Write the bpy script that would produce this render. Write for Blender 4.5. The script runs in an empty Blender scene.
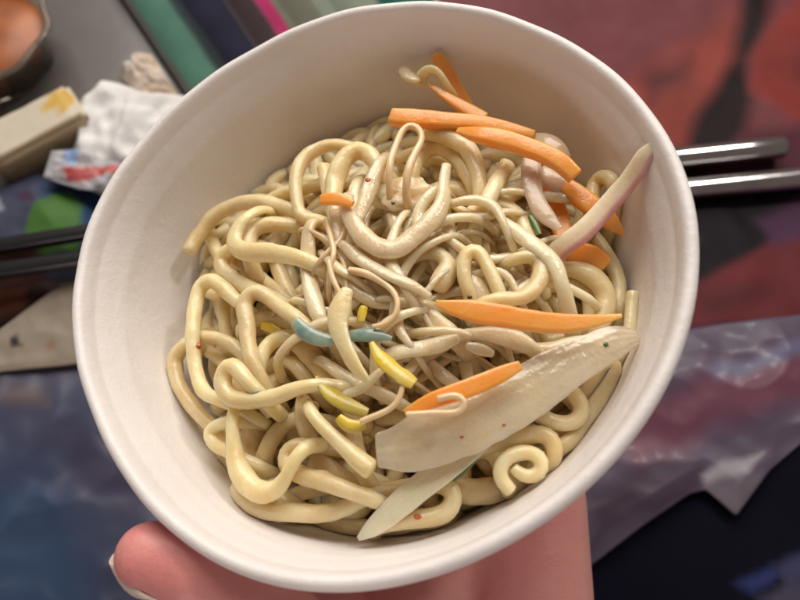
import bpy, bmesh, math, random
import numpy as np
from mathutils import Vector, noise

# ---------------------------------------------------------------- camera, world, lamps
SC = bpy.context.scene
COL = SC.collection
PHI = math.radians(22.0)          # camera looks 22 degrees forward of straight down
H = 24.0                          # camera height above the table, cm
FPX = 400 / math.tan(math.radians(30))
cd = bpy.data.cameras.new("camera")
cam = bpy.data.objects.new("camera", cd)
COL.objects.link(cam)
cam.location = (0, 0, H * .01)
cam.rotation_euler = (PHI, 0, 0)
cd.sensor_width = 36
cd.lens = 18 / math.tan(math.radians(30))
cd.clip_start = .005
cd.clip_end = 50
cd.dof.use_dof = True
cd.dof.focus_distance = .138
cd.dof.aperture_fstop = 15.5
SC.camera = cam

W = bpy.data.worlds.new("World")
SC.world = W
W.use_nodes = True
W.node_tree.nodes["Background"].inputs[0].default_value = (1.0, .79, .70, 1)
W.node_tree.nodes["Background"].inputs[1].default_value = .17


def lamp(name, loc, target, size, power, color):
    ld = bpy.data.lights.new(name, 'AREA')
    ld.shape = 'DISK'
    ld.size = size
    ld.energy = power
    ld.color = color
    o = bpy.data.objects.new(name, ld)
    COL.objects.link(o)
    o.location = loc
    o.rotation_euler = (Vector(target) - Vector(loc)).to_track_quat('-Z', 'Y').to_euler()
    return o


lamp("ceiling_lamp", (-.04, .66, .62), (0, .05, .08), .72, 8.4, (1, .925, .84))
lamp("ceiling_bulb", (.50, .52, .78), (0, .05, .08), .10, 2.2, (1, .92, .84))
lamp("hand_fill_light", (-.12, -.55, .13), (0, -.05, .10), .30, 1.3, (1, .84, .80))  # unseen fill added below rim height to brighten the hand
SC.view_settings.view_transform = 'Standard'
SC.view_settings.look = 'None'
SC.view_settings.exposure = -0.06
SC.view_settings.gamma = 1
SC.cycles.max_bounces = 10
SC.cycles.diffuse_bounces = 6
SC.cycles.transparent_max_bounces = 12
SC.cycles.caustics_reflective = False

# ---------------------------------------------------------------- frames
CP, SP = math.cos(PHI), math.sin(PHI)


def cw(p):
    """camera-frame centimetres -> world metres"""
    p = np.asarray(p, float)
    x, y, z = p[..., 0], p[..., 1], p[..., 2]
    return np.stack([x, y * CP - z * SP, y * SP + z * CP + H], -1) * .01


def ray(px, py):
    return np.array([(px - 400) / FPX, -(py - 300) / FPX, -1.0])


def on_table(px, py, z=0.0):
    """point (camera cm) of the pixel's ray on the world plane z (cm)"""
    r = ray(px, py)
    k = (z - H) / (r[1] * SP + r[2] * CP)
    return r * k


TILT, AZ = math.radians(27), math.radians(120)
BN = np.array([math.sin(TILT) * math.cos(AZ), math.sin(TILT) * math.sin(AZ), math.cos(TILT)])
BU = np.cross([0, 1, 0], BN)
BU /= np.linalg.norm(BU)
BV = np.cross(BN, BU)
BR = 6.0
RIM = [(155, 120), (117, 167), (100, 190), (85, 225), (72, 268), (69, 302), (72, 352), (80, 387), (91, 420), (99, 442), (117, 472), (137, 497), (152, 515), (190, 548), (232, 574), (255, 582), (300, 591), (350, 592), (400, 585), (450, 572), (500, 547), (550, 517), (580, 497), (600, 477), (635, 440), (660, 402), (677, 362), (689, 330), (699, 285), (700, 242), (699, 217), (690, 180), (680, 150), (660, 117), (635, 90), (597, 53), (560, 32), (525, 17), (485, 5), (420, 0), (350, 5), (300, 22), (250, 47), (200, 79)]
D0 = 12.4
c_first = ray(385, 297) * D0


def plane_hit(px, py, h, c):
    r = ray(px, py)
    return r * ((c @ BN + h) / (r @ BN))


_P = np.array([plane_hit(x, y, 0, c_first) for x, y in RIM]) - c_first
_xy = np.c_[_P @ BU, _P @ BV]
_s = np.linalg.lstsq(np.c_[2 * _xy, np.ones(len(_xy))], (_xy ** 2).sum(1), rcond=None)[0]
C0 = c_first + _s[0] * BU + _s[1] * BV          # centre of the rim
_xy = _xy - _s[:2]
_th = np.arctan2(_xy[:, 1], _xy[:, 0])
_rr = np.hypot(_xy[:, 0], _xy[:, 1])
_o = np.argsort(_th)
_th, _rr = _th[_o], _rr[_o]
BR = float(_rr.mean())
# smooth outline of the hand-squeezed rim: low Fourier harmonics of the rim points
_A = np.stack([np.ones_like(_th)] + [f(k * _th) for k in range(1, 6) for f in (np.cos, np.sin)], 1)
_cf = np.linalg.lstsq(_A, _rr, rcond=None)[0]


def rim_r(th):
    th = np.asarray(th, float)
    A = np.stack([np.ones_like(th)] + [f(k * th) for k in range(1, 6) for f in (np.cos, np.sin)], -1)
    return A @ _cf


def loc2cam(a, b, h):
    return C0 + a * BU + b * BV + h * BN


TAN = math.tan(math.radians(16))
RIMW = .13
DEPTH = 6.2


def wall_r(th, h):
    """inner wall radius at local height h (negative downward)"""
    k = max(0.0, 1 + h / DEPTH)
    r0 = BR + (rim_r(th) - BR) * (k ** .8)
    return r0 - 2 * RIMW + h * TAN


def wall_h(px, py):
    """local height where the pixel's ray meets the inner wall"""
    r = ray(px, py)
    best = -5.6
    for h in np.arange(-.1, -5.6, -.06):
        P = r * ((C0 @ BN + h) / (r @ BN)) - C0
        a, b = P @ BU, P @ BV
        if math.hypot(a, b) > wall_r(math.atan2(b, a), h) and h < -.3:
            best = h
            break
    return best


# ---------------------------------------------------------------- object helpers
def mk(name, verts, faces, mat, parent=None, smooth=True, cols=None, origin=None):
    v = np.asarray(verts, float)
    if parent is None:
        if origin is None:
            origin = np.array([v[:, 0].mean(), v[:, 1].mean(), v[:, 2].min()])
        loc = Vector(origin)
        base = np.array(origin)
    else:
        loc = Vector((0, 0, 0))
        q = parent
        base = np.zeros(3)
        while q is not None:
            base = base + np.array(q.location)
            q = q.parent
    me = bpy.data.meshes.new(name)
    me.from_pydata([tuple(p) for p in (v - base)], [], [tuple(f) for f in faces])
    if cols is not None:
        ca = me.color_attributes.new("Col", 'FLOAT_COLOR', 'POINT')
        c4 = np.ones((len(v), 4))
        c4[:, :3] = cols
        ca.data.foreach_set("color", c4.ravel())
    bm = bmesh.new()
    bm.from_mesh(me)
    bmesh.ops.recalc_face_normals(bm, faces=bm.faces)
    bm.to_mesh(me)
    bm.free()
    if smooth:
        me.polygons.foreach_set("use_smooth", [True] * len(me.polygons))
    me.materials.append(mat)
    o = bpy.data.objects.new(name, me)
    COL.objects.link(o)
    o.location = loc
    if parent is not None:
        o.parent = parent
    return o


def empty(name, loc):
    o = bpy.data.objects.new(name, None)
    COL.objects.link(o)
    o.location = loc
    o.empty_display_size = .01
    return o


def tag(o, label, cat, group=None, kind=None):
    o["label"] = label
    o["category"] = cat
    if group:
        o["group"] = group
    if kind:
        o["kind"] = kind
    return o


def lin(c):
    c = np.asarray(c, float) / 255
    return np.where(c <= .04045, c / 12.92, ((c + .055) / 1.055) ** 2.4)


def mat(name, col, col2=None, scale=60, rough=.4, sss=0, sssr=(.5, .3, .15), coat=0, bump=0, bscale=400,
        trans=0, metal=0, rnd=0, attr=False, spec=.5, alpha=1, ior=1.45, detail=3, rvar=0, stretch=None, coatr=.12):
    m = bpy.data.materials.new(name)
    m.use_nodes = True
    nt = m.node_tree
    N, L = nt.nodes, nt.links
    b = N["Principled BSDF"]
    b.inputs["Roughness"].default_value = rough
    b.inputs["Metallic"].default_value = metal
    b.inputs["IOR"].default_value = ior
    b.inputs["Specular IOR Level"].default_value = spec
    b.inputs["Coat Weight"].default_value = coat
    b.inputs["Coat Roughness"].default_value = coatr
    b.inputs["Transmission Weight"].default_value = trans
    b.inputs["Alpha"].default_value = alpha
    if sss:
        b.inputs["Subsurface Weight"].default_value = sss
        b.inputs["Subsurface Radius"].default_value = sssr
        b.inputs["Subsurface Scale"].default_value = .01
    tc = N.new("ShaderNodeTexCoord")
    co = tc.outputs["Object"]
    if stretch:
        mp = N.new("ShaderNodeMapping")
        mp.inputs["Scale"].default_value = stretch
        L.new(co, mp.inputs[0])
        co = mp.outputs[0]
    src = None
    if attr:
        a = N.new("ShaderNodeAttribute")
        a.attribute_name = "Col"
        src = a.outputs["Color"]
    if col2 is not None:
        t = N.new("ShaderNodeTexNoise")
        t.inputs["Scale"].default_value = scale
        t.inputs["Detail"].default_value = detail
        L.new(co, t.inputs["Vector"])
        rp = N.new("ShaderNodeMapRange")
        rp.inputs[1].default_value = .35
        rp.inputs[2].default_value = .68
        L.new(t.outputs[0], rp.inputs[0])
        mx = N.new("ShaderNodeMix")
        mx.data_type = 'RGBA'
        L.new(rp.outputs[0], mx.inputs[0])
        mx.inputs[6].default_value = (*col, 1)
        mx.inputs[7].default_value = (*col2, 1)
        if src is not None:
            m2 = N.new("ShaderNodeMix")
            m2.data_type = 'RGBA'
            m2.blend_type = 'MULTIPLY'
            m2.inputs[0].default_value = 1
            L.new(src, m2.inputs[6])
            L.new(mx.outputs[2], m2.inputs[7])
            src = m2.outputs[2]
        else:
            src = mx.outputs[2]
    if rnd:
        oi = N.new("ShaderNodeObjectInfo")
        hs = N.new("ShaderNodeHueSaturation")
        mr = N.new("ShaderNodeMapRange")
        mr.inputs[3].default_value = 1 - rnd
        mr.inputs[4].default_value = 1 + rnd * .6
        L.new(oi.outputs["Random"], mr.inputs[0])
        L.new(mr.outputs[0], hs.inputs["Value"])
        if src is None:
            hs.inputs["Color"].default_value = (*col, 1)
        else:
            L.new(src, hs.inputs["Color"])
        src = hs.outputs[0]
    if src is None:
        b.inputs["Base Color"].default_value = (*col, 1)
    else:
        L.new(src, b.inputs["Base Color"])
    if bump:
        t = N.new("ShaderNodeTexNoise")
        t.inputs["Scale"].default_value = bscale
        t.inputs["Detail"].default_value = 4
        L.new(co, t.inputs["Vector"])
        t2 = N.new("ShaderNodeTexNoise")
        t2.inputs["Scale"].default_value = bscale * 3.2
        t2.inputs["Detail"].default_value = 2
        L.new(co, t2.inputs["Vector"])
        ad = N.new("ShaderNodeMath")
        ad.operation = 'MULTIPLY_ADD'
        ad.inputs[1].default_value = .45
        L.new(t2.outputs[0], ad.inputs[0])
        L.new(t.outputs[0], ad.inputs[2])
        bp = N.new("ShaderNodeBump")
        bp.inputs["Strength"].default_value = bump
        bp.inputs["Distance"].default_value = .001
        L.new(ad.outputs[0], bp.inputs["Height"])
        L.new(bp.outputs[0], b.inputs["Normal"])
        L.new(bp.outputs[0], b.inputs["Coat Normal"])
    if rvar:
        t = N.new("ShaderNodeTexNoise")
        t.inputs["Scale"].default_value = 420
        t.inputs["Detail"].default_value = 2
        L.new(co, t.inputs["Vector"])
        mr = N.new("ShaderNodeMapRange")
        mr.inputs[1].default_value = .3
        mr.inputs[2].default_value = .7
        mr.inputs[3].default_value = max(.02, rough - rvar)
        mr.inputs[4].default_value = rough + rvar
        L.new(t.outputs[0], mr.inputs[0])
        L.new(mr.outputs[0], b.inputs["Roughness"])
    return m


M = {}
M['paper'] = mat("white_paper", (.79, .762, .75), (.75, .72, .705), 40, .48, sss=.15, sssr=(.3, .25, .2), coat=.06, bump=.16, bscale=420, coatr=.35)
M['noodle'] = mat("noodle_dough", (.86, .72, .44), (.765, .585, .30), 150, .40, sss=.9, sssr=(.42, .37, .25), coat=.5, bump=.28, bscale=330, rnd=.14, rvar=.14, coatr=.26)
M['sprout'] = mat("bean_sprout_flesh", (.90, .765, .52), (.82, .64, .39), 130, .28, alpha=.92, sss=.9, sssr=(.26, .24, .19), coat=.7, bump=.28, bscale=360, rnd=.12, rvar=.14)
M['root'] = mat("sprout_root", (.86, .68, .43), (.74, .51, .28), 150, .35, sss=.6, sssr=(.15, .13, .10), coat=.4, bump=.1, bscale=300, rnd=.1)
M['white'] = mat("pale_noodle_dough", (.87, .73, .43), (.79, .61, .31), 120, .36, sss=.9, sssr=(.36, .32, .23), coat=.5, bump=.25, bscale=330, rvar=.14)
M['carrot'] = mat("carrot_flesh", (.90, .33, .045), (.84, .42, .10), 120, .36, sss=.6, sssr=(.4, .14, .03), coat=.4, bump=.13, bscale=500, stretch=(1, 1, 1), rvar=.1)
M['onion'] = mat("onion_flesh", (1, 1, 1), (.93, .90, .86), 130, .25, sss=.7, sssr=(.4, .26, .18), coat=.5, bump=.12, bscale=300, attr=True, rvar=.1)
M['petal'] = mat("clear_onion_flesh", (1, 1, 1), (.90, .85, .80), 130, .2, alpha=.75, sss=.6, sssr=(.4, .26, .18), coat=.6, bump=.2, bscale=300, attr=True, rvar=.1)
M['sheet'] = mat("cooked_onion_flesh", (.92, .78, .53), (.84, .67, .41), 110, .18, alpha=.80, sss=.7, sssr=(.3, .26, .19), coat=.9, bump=.28, bscale=330, rvar=.14)
M['scallion'] = mat("blue_green_scallion", (.17, .27, .26), (.44, .50, .36), 170, .25, sss=.4, sssr=(.1, .3, .15), coat=.5, bump=.1, attr=False)
M['yellow'] = mat("yellow_scallion", (.80, .55, .02), (.74, .58, .14), 160, .3, sss=.15, sssr=(.4, .3, .05), coat=.5, bump=.12)
M['olive'] = mat("olive_scallion", (.52, .40, .04), (.60, .47, .12), 130, .3, sss=.15, sssr=(.4, .3, .05), coat=.4, bump=.12)
M['green'] = mat("green_scallion", (.06, .12, .03), (.12, .16, .05), 150, .3, coat=.4, sss=.2, sssr=(.1, .2, .05))
M['cabbage'] = mat("cooked_cabbage", (.84, .72, .48), (.76, .58, .34), 110, .35, sss=.6, sssr=(.4, .25, .1), coat=.4, bump=.2, bscale=350)
M['chili'] = mat("chili_flake", (.50, .10, .03), rough=.35, coat=.3)
M['pepper'] = mat("dark_pepper_flake", (.08, .04, .02), rough=.4, coat=.3)
M['skin'] = mat("skin", (.80, .41, .36), (.69, .26, .25), 32, .50, sss=.4, sssr=(.6, .2, .1), coat=.05, bump=.22, bscale=300)
M['nail'] = mat("fingernail", (.80, .60, .50), (.78, .56, .46), 60, .25, sss=.4, sssr=(.4, .2, .15), coat=.4)
M['steel'] = mat("brushed_steel", (.58, .57, .57), (.48, .47, .47), 80, .15, metal=1)
M['black'] = mat("black_lacquer", (.012, .012, .015), rough=.25, coat=.4)

# fine crease lines in the skin
_nt = M['skin'].node_tree
_b = _nt.nodes["Principled BSDF"]
_old = _b.inputs["Normal"].links[0].from_socket
_tc = _nt.nodes.new("ShaderNodeTexCoord")
_mp = _nt.nodes.new("ShaderNodeMapping")
_mp.inputs["Rotation"].default_value = (.3, .2, .7)
_mp.inputs["Scale"].default_value = (1, 3.2, 1.4)
_nt.links.new(_tc.outputs["Object"], _mp.inputs[0])
_n = _nt.nodes.new("ShaderNodeTexNoise")
_n.inputs["Scale"].default_value = 75
_n.inputs["Detail"].default_value = 3
_n.inputs["Distortion"].default_value = .8
_nt.links.new(_mp.outputs[0], _n.inputs["Vector"])
_s = _nt.nodes.new("ShaderNodeMath")
_s.operation = 'SUBTRACT'
_s.inputs[1].default_value = .5
_nt.links.new(_n.outputs[0], _s.inputs[0])
_a = _nt.nodes.new("ShaderNodeMath")
_a.operation = 'ABSOLUTE'
_nt.links.new(_s.outputs[0], _a.inputs[0])
_r = _nt.nodes.new("ShaderNodeMapRange")
_r.inputs[2].default_value = .05
_nt.links.new(_a.outputs[0], _r.inputs[0])
_bp = _nt.nodes.new("ShaderNodeBump")
_bp.inputs["Strength"].default_value = .07
_bp.inputs["Distance"].default_value = .0012
_nt.links.new(_r.outputs[0], _bp.inputs["Height"])
_nt.links.new(_old, _bp.inputs["Normal"])
_nt.links.new(_bp.outputs[0], _b.inputs["Normal"])

# ---------------------------------------------------------------- table (the surface behind)
M['table'] = mat("dark_table_top", (.085, .078, .074), (.11, .10, .095), 25, .35, coat=.2, bump=.05, bscale=200)
t = 70
tv = [(-t, -t, -3), (t, -t, -3), (t, t, -3), (-t, t, -3), (-t, -t, 0), (t, -t, 0), (t, t, 0), (-t, t, 0)]
tb = mk("table", np.array(tv) * .01, [(0, 1, 2, 3), (4, 5, 6, 7), (0, 1, 5, 4), (1, 2, 6, 5), (2, 3, 7, 6), (3, 0, 4, 7)], M['table'], smooth=False)
tag(tb, "dark grey table top under all the wrappers and bags", "table", kind="structure")

# ---------------------------------------------------------------- paper bowl
NT = 180
prof = []          # (dr from outer rim radius, h)
OUT = []
for k in range(0, 11):   # outer wall up
    h = -DEPTH + (DEPTH - .42) * k / 10
    OUT.append(('o', h))
ths = np.linspace(0, 2 * math.pi, NT, endpoint=False)
rings = []


def ring(fn):
    rings.append([loc2cam(*fn(th)) for th in ths])


def polar(r, th, h):
    return (r * math.cos(th), r * math.sin(th), h)


wob = [0.03 * math.sin(3.1 * th + 1) + .02 * math.sin(7 * th) for th in ths]


def wobble(th):
    return .018 * math.sin(5 * th + 1) + .012 * math.sin(11 * th + .5) + .008 * math.sin(23 * th)


ring(lambda th: polar(.02, th, -DEPTH + .35))
ring(lambda th: polar(2.5, th, -DEPTH + .35))
ring(lambda th: polar(wall_r(th, -DEPTH) + .05, th, -DEPTH + .32))
ring(lambda th: polar(wall_r(th, -DEPTH) + .12, th, -DEPTH))
ring(lambda th: polar(wall_r(th, -DEPTH) + .20, th, -DEPTH))
for k in range(0, 11):
    h = -DEPTH + .1 + (DEPTH - .55) * k / 10
    ring(lambda th, h=h: polar(wall_r(th, h) + .16, th, h))
# rolled rim: from the underside outward, over the top, to the inside
for k in range(0, 17):
    a = math.radians(-130 + 18.5 * k)
    ring(lambda th, a=a: polar(rim_r(th) - RIMW + RIMW * math.cos(a), th, (-RIMW + RIMW * math.sin(a)) * 1.15 + wobble(th)))
# inner wall down, with the crease below the roll and a shallow bead
def dent(th, h):
    v = (math.cos(th) * 1.6, math.sin(th) * 1.6, h * .5)
    return .05 * noise.noise(v) + .022 * noise.noise((v[0] * 4, v[1] * 4, v[2] * 3 + 5))


for h, d in ((-.30, .03), (-.36, .045), (-.42, .035), (-.52, .012), (-.7, 0), (-.9, -.012), (-1.0, -.028), (-1.1, -.018), (-1.3, 0), (-1.8, 0), (-2.4, 0), (-3, 0), (-3.8, 0), (-4.6, 0), (-5.2, 0), (-5.55, -.06), (-5.75, -.25), (-5.8, -.6)):
    ring(lambda th, h=h, d=d: polar(wall_r(th, h) + d + dent(th, h) * min(1, -h), th, h + .05 * noise.noise((math.cos(th) * 3, math.sin(th) * 3, 2)) * (h > -.6)))
ring(lambda th: polar(.02, th, -5.8))
vs = np.concatenate([cw(np.array(r)) for r in rings])
fs = []
for i in range(len(rings) - 1):
    for j in range(NT):
        k = (j + 1) % NT
        fs.append((i * NT + j, i * NT + k, (i + 1) * NT + k, (i + 1) * NT + j))
fs.append([j for j in range(NT)])
n_ = (len(rings) - 1) * NT
fs.append([n_ + j for j in range(NT)])
bowl = mk("paper_bowl", vs, fs, M['paper'], origin=cw(loc2cam(0, 0, -DEPTH)))
tag(bowl, "white paper bowl with a rolled rim, filled with noodles and held over the table", "bowl")

# ---------------------------------------------------------------- strands of food
LH = .34           # one layer of noodle


def mound(px, py):
    P = plane_hit(px, py, -2, C0) - C0
    q = math.hypot(P @ BU, P @ BV) / 5.0
    return -1.75 - .75 * min(q, 1.15) ** 2


STR = []           # dicts: name, pts(cam), rpx list ...


def cr(pts, step):
    """Catmull-Rom resample of an (n, k) array; first three columns set the spacing"""
    P = np.asarray(pts, float)
    if len(P) == 2:
        P = np.array([P[0], (P[0] + P[1]) / 2, P[1]])
    Q = np.vstack([2 * P[0] - P[1], P, 2 * P[-1] - P[-2]])
    out = []
    for i in range(1, len(Q) - 2):
        p0, p1, p2, p3 = Q[i - 1], Q[i], Q[i + 1], Q[i + 2]
        n = max(4, int(np.linalg.norm((p2 - p1)[:3]) / step * 3))
        tt = np.linspace(0, 1, n, endpoint=False)[:, None]
        out.append(.5 * ((2 * p1) + (-p0 + p2) * tt + (2 * p0 - 5 * p1 + 4 * p2 - p3) * tt ** 2 + (-p0 + 3 * p1 - 3 * p2 + p3) * tt ** 3))
    out = np.vstack(out + [P[-1:]])
    d = np.r_[0, np.cumsum(np.linalg.norm(np.diff(out[:, :3], axis=0), axis=1))]
    n = max(6, int(d[-1] / step) + 1)
    s = np.linspace(0, d[-1], n)
    return np.stack([np.interp(s, d, out[:, k]) for k in range(out.shape[1])], 1)


def S(name, label, m, L, r, pts, cat=None, group=None, ends='pp', flat=1.0, box=2.0, camber=0, cols=None, fixed=False, fray=0):
    """strand traced in the bowl: L layer, r half-width px (number or list), pts px; ends p plunge / f free"""
    n = len(pts)
    rr = list(np.interp(np.linspace(0, 1, n), np.linspace(0, 1, len(r)), r)) if isinstance(r, (list, tuple)) else [r] * n
    rows = []
    for i, p in enumerate(pts):
        w = wall_h(p[0], p[1])
        h = mound(p[0], p[1]) + L * LH
        if len(p) > 2:
            h = p[2]
        c = plane_hit(p[0], p[1], h, C0)
        rc = rr[i] * -c[2] / FPX
        h = max(h, w + rc * 1.25 * max(flat, .5))
        c = plane_hit(p[0], p[1], h, C0)
        rc = rr[i] * -c[2] / FPX
        rows.append([*c, rc])
    rows = np.array(rows)
    if ends[0] == 'p':
        e = 2 * rows[0] - rows[1]
        d = e[:3] - rows[0][:3]
        d = d / (np.linalg.norm(d) + 1e-6)
        e2 = e.copy()
        e[:3] = rows[0][:3] + d * .45 - BN * .35
        e2[:3] = rows[0][:3] + d * .70 - BN * 1.1
        e[3] = e2[3] = rows[0][3]
        rows = np.vstack([e2, e, rows])
    if ends[1] == 'p':
        e = 2 * rows[-1] - rows[-2]
        d = e[:3] - rows[-1][:3]
        d = d / (np.linalg.norm(d) + 1e-6)
        e2 = e.copy()
        e[:3] = rows[-1][:3] + d * .45 - BN * .35
        e2[:3] = rows[-1][:3] + d * .70 - BN * 1.1
        e[3] = e2[3] = rows[-1][3]
        rows = np.vstack([rows, e, e2])
    R = cr(rows, .16)
    R[:, 3] = np.maximum(R[:, 3], .03)
    STR.append(dict(name=name, label=label, m=m, L=L, P=R[:, :3], r=R[:, 3], cat=cat or name.replace('_', ' '), group=group,
                    flat=flat, box=box, camber=camber, cols=cols, fixed=fixed, ends=ends, fray=fray))


def sweep(P, r, flat=1.0, box=2.0, camber=0, ns=14, seed=0, tip=(.6, .6), rough=.05, cut=False, twist=0):
    """closed tube mesh along P; cross-section is a superellipse, wide axis lying across the bowl normal"""
    n = len(P)
    T = np.gradient(P, axis=0)
    T /= np.linalg.norm(T, axis=1)[:, None] + 1e-9
    ups = np.zeros_like(P)
    if flat < .99:
        for i in range(n):
            x = BN * .9 + np.array([0, 0, .35])
            x = x - T[i] * (x @ T[i])
            ups[i] = x / (np.linalg.norm(x) + 1e-9)
        for _ in range(6):
            ups[1:-1] = (ups[:-2] + ups[1:-1] * 2 + ups[2:]) / 4
        ups -= T * (ups * T).sum(1)[:, None]
        ups /= np.linalg.norm(ups, axis=1)[:, None] + 1e-9
    else:
        u = np.cross(T[0], [.3, .2, .9])
        u /= np.linalg.norm(u)
        for i in range(n):
            u = u - T[i] * (u @ T[i])
            u /= np.linalg.norm(u) + 1e-9
            ups[i] = u
    if twist:
        sd0 = np.cross(T, ups)
        aa = np.array([twist * noise.noise((i * .05, seed * 2.7, 11)) for i in range(n)])[:, None]
        ups = ups * np.cos(aa) + sd0 * np.sin(aa)
    side = np.cross(T, ups)
    # rounded ends: extra rings beyond the first and last point
    V, ringsn = [], 0
    an = np.linspace(0, 2 * math.pi, ns, endpoint=False)
    ca = np.sign(np.cos(an)) * np.abs(np.cos(an)) ** (2 / box)
    sa = np.sign(np.sin(an)) * np.abs(np.sin(an)) ** (2 / box)
    rng = random.Random(seed)
    off = rng.random() * 100

    def add(c, T_, s_, u_, w, th, i):
        nonlocal ringsn
        j = 1 + rough * np.array([noise.noise((off + i * .35, 2 * math.cos(a), 2 * math.sin(a))) for a in an])
        cam_ = (camber * w * (1 - ca ** 2) if camber else 0) + (.0035 * np.sin(ca * 13 + i * .05) if ns > 20 else 0)
        V.append(c[None] + s_[None] * (ca * w * j)[:, None] + u_[None] * ((sa * th * j) + cam_)[:, None])
        ringsn += 1

    for k in (3, 2, 1):
        a = k / 3 * math.pi / 2
        f = max(.06, math.cos(a)) if not cut else (.97, .90, .45)[k - 1]
        add(P[0] - T[0] * r[0] * (math.sin(a) * tip[0] if not cut else (.10, .18, .20)[k - 1]), T[0], side[0], ups[0], r[0] * f, r[0] * flat * f, 0)
    for i in range(n):
        add(P[i], T[i], side[i], ups[i], r[i], r[i] * flat, i)
    for k in (1, 2, 3):
        a = k / 3 * math.pi / 2
        f = max(.06, math.cos(a)) if not cut else (.97, .90, .45)[k - 1]
        add(P[-1] + T[-1] * r[-1] * (math.sin(a) * tip[1] if not cut else (.10, .18, .20)[k - 1]), T[-1], side[-1], ups[-1], r[-1] * f, r[-1] * flat * f, n)
    V = np.vstack(V)
    F = []
    for i in range(ringsn - 1):
        for j in range(ns):
            k = (j + 1) % ns
            F.append((i * ns + j, i * ns + k, (i + 1) * ns + k, (i + 1) * ns + j))
    F.append(list(range(ns)))
    F.append([(ringsn - 1) * ns + j for j in range(ns)])
    return V, F, np.tile(ca, ringsn)


GN = "noodles tangled in the bowl"
GS = "bean sprouts among the noodles"
GC = "carrot strips on the noodles"
GO = "onion pieces on the noodles"
GG = "scallion pieces on the noodles"


def noo(label, L, r, pts, ends='pp', m='noodle'):
    r = [x * .94 for x in r] if isinstance(r, list) else r * .94
    S("noodle", label, M[m], L, r, pts, "noodle", GN, ends)


def spr(label, L, r, pts, ends='pp', m='sprout', flat=.6, name="bean_sprout"):
    S(name, label, M[m], L, r, pts, "bean sprout", GS, ends, flat=flat)


def car(label, L, r, pts, ends='ff', flat=.6, fixed=False):
    S("carrot_strip", label, M['carrot'], L, r, pts, "carrot", GC, ends, flat=flat, box=5.5, fixed=fixed)


# --- noodles, upper left
noo("upper left noodle whose blunt free end hangs on the bowl wall", 2, 8, [(190, 252), (198, 235), (214, 216), (238, 204), (264, 202), (290, 209), (312, 220)], 'fp')
noo("slender noodle forming a tall arch left of the thick pale loop", 3, 7.2, [(376, 164), (352, 148), (325, 146), (304, 158), (296, 176), (296, 198), (302, 216), (322, 222)])
noo("thick pale noodle bent into a short loop just left of the thin root loop", 3.4, [9, 10, 10.5, 10, 9, 8], [(334, 200), (336, 180), (343, 162), (356, 150), (368, 152), (377, 166)], m='white')
noo("noodle running level behind the tall arch against the far wall", .6, 7, [(270, 200), (290, 192), (312, 187), (332, 182)])
noo("short noodle stub poking up left of the thick pale loop", 2.4, 7.5, [(324, 168), (327, 184), (330, 202)], 'fp')
noo("noodle dropping steeply behind the hanging free end at the left wall", .4, 7.5, [(206, 222), (212, 240), (222, 258)])
# --- upper middle
noo("noodle arching low under the long carrot strip beside the root loop", 1.6, 9, [(411, 174), (418, 158), (430, 148), (444, 148), (458, 158), (468, 174)])
noo("thick noodle curving down from under the long carrot strip", 2.6, [8, 10, 10.5, 10, 9, 8], [(440, 134), (455, 139), (468, 149), (477, 166), (481, 184), (480, 200)])
noo("short straight noodle with a cut end leaning right under the carrots", 2.8, 9, [(507, 165), (498, 182), (488, 200), (480, 216)], 'fp')
noo("noodle arching right of centre beneath the short cut-ended noodle", 2.6, [8, 9, 9, 9, 9, 8], [(464, 242), (468, 222), (480, 207), (496, 203), (512, 211), (524, 226), (530, 242)])
noo("yellowish noodle tucked under the lumpy cabbage", 1.2, 8, [(408, 226), (420, 214), (436, 206), (450, 206)])
noo("noodle crossing behind the tip of the smile-shaped sprout", 1.2, 9.5, [(444, 190), (460, 192), (474, 204), (480, 220)])
noo("small glossy noodle bend under the arching noodle right of centre", 1.6, 8, [(484, 234), (500, 226), (516, 230), (524, 246)])
noo("shaded noodle bowed beneath the glossy bend right of centre", 1.0, 9, [(484, 238), (496, 246), (512, 250), (530, 246)])
noo("noodle waving under the smile-shaped sprout and ending in a broad drop-shaped tip", 3.4, [8, 8.5, 8.5, 8, 8, 9.5, 12, 12.5, 11], [(366, 254), (384, 262), (402, 262), (420, 254), (436, 253), (447, 260), (446, 270), (441, 280), (437, 286)], 'pf')
noo("noodle bent like an upside-down V above the left end of the big carrot", 3.4, 8, [(470, 296), (464, 272), (466, 254), (474, 248), (482, 254), (490, 272), (499, 294)])
noo("curled noodle with a red speck above the middle of the big carrot", 3.4, [7, 8, 9, 9.5, 9, 8, 7], [(526, 256), (535, 256), (541, 265), (539, 280), (530, 293), (516, 300), (500, 300)])
# --- right
noo("thick bean-brown noodle arching beside the right wall above the big carrot's tip", 2.0, [9, 10, 11, 11, 11, 10], [(556, 268), (574, 270), (592, 277), (604, 290), (607, 304), (602, 318)])
noo("broad noodle nested inside the thick arch at the right", 1.4, [10, 12, 12, 12, 11], [(548, 284), (566, 282), (584, 287), (593, 300), (592, 316)])
noo("noodle hugging the right wall below the red onion stick", 1.0, [7, 8, 8, 8, 8], [(594, 236), (605, 252), (615, 270), (619, 288), (618, 312)])
noo("short upright noodle with a rounded end standing against the right wall", 2.0, [6.8, 7, 7, 7], [(634, 293), (633, 308), (633, 322), (630, 340)], 'fp')
noo("noodle curled against the wall behind the red onion stick", 1.8, 8, [(592, 198), (594, 184), (604, 176), (615, 180), (618, 194)])
noo("deep noodle bend just above the middle of the big carrot", .6, 9, [(526, 312), (538, 299), (552, 298), (562, 308)])
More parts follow.
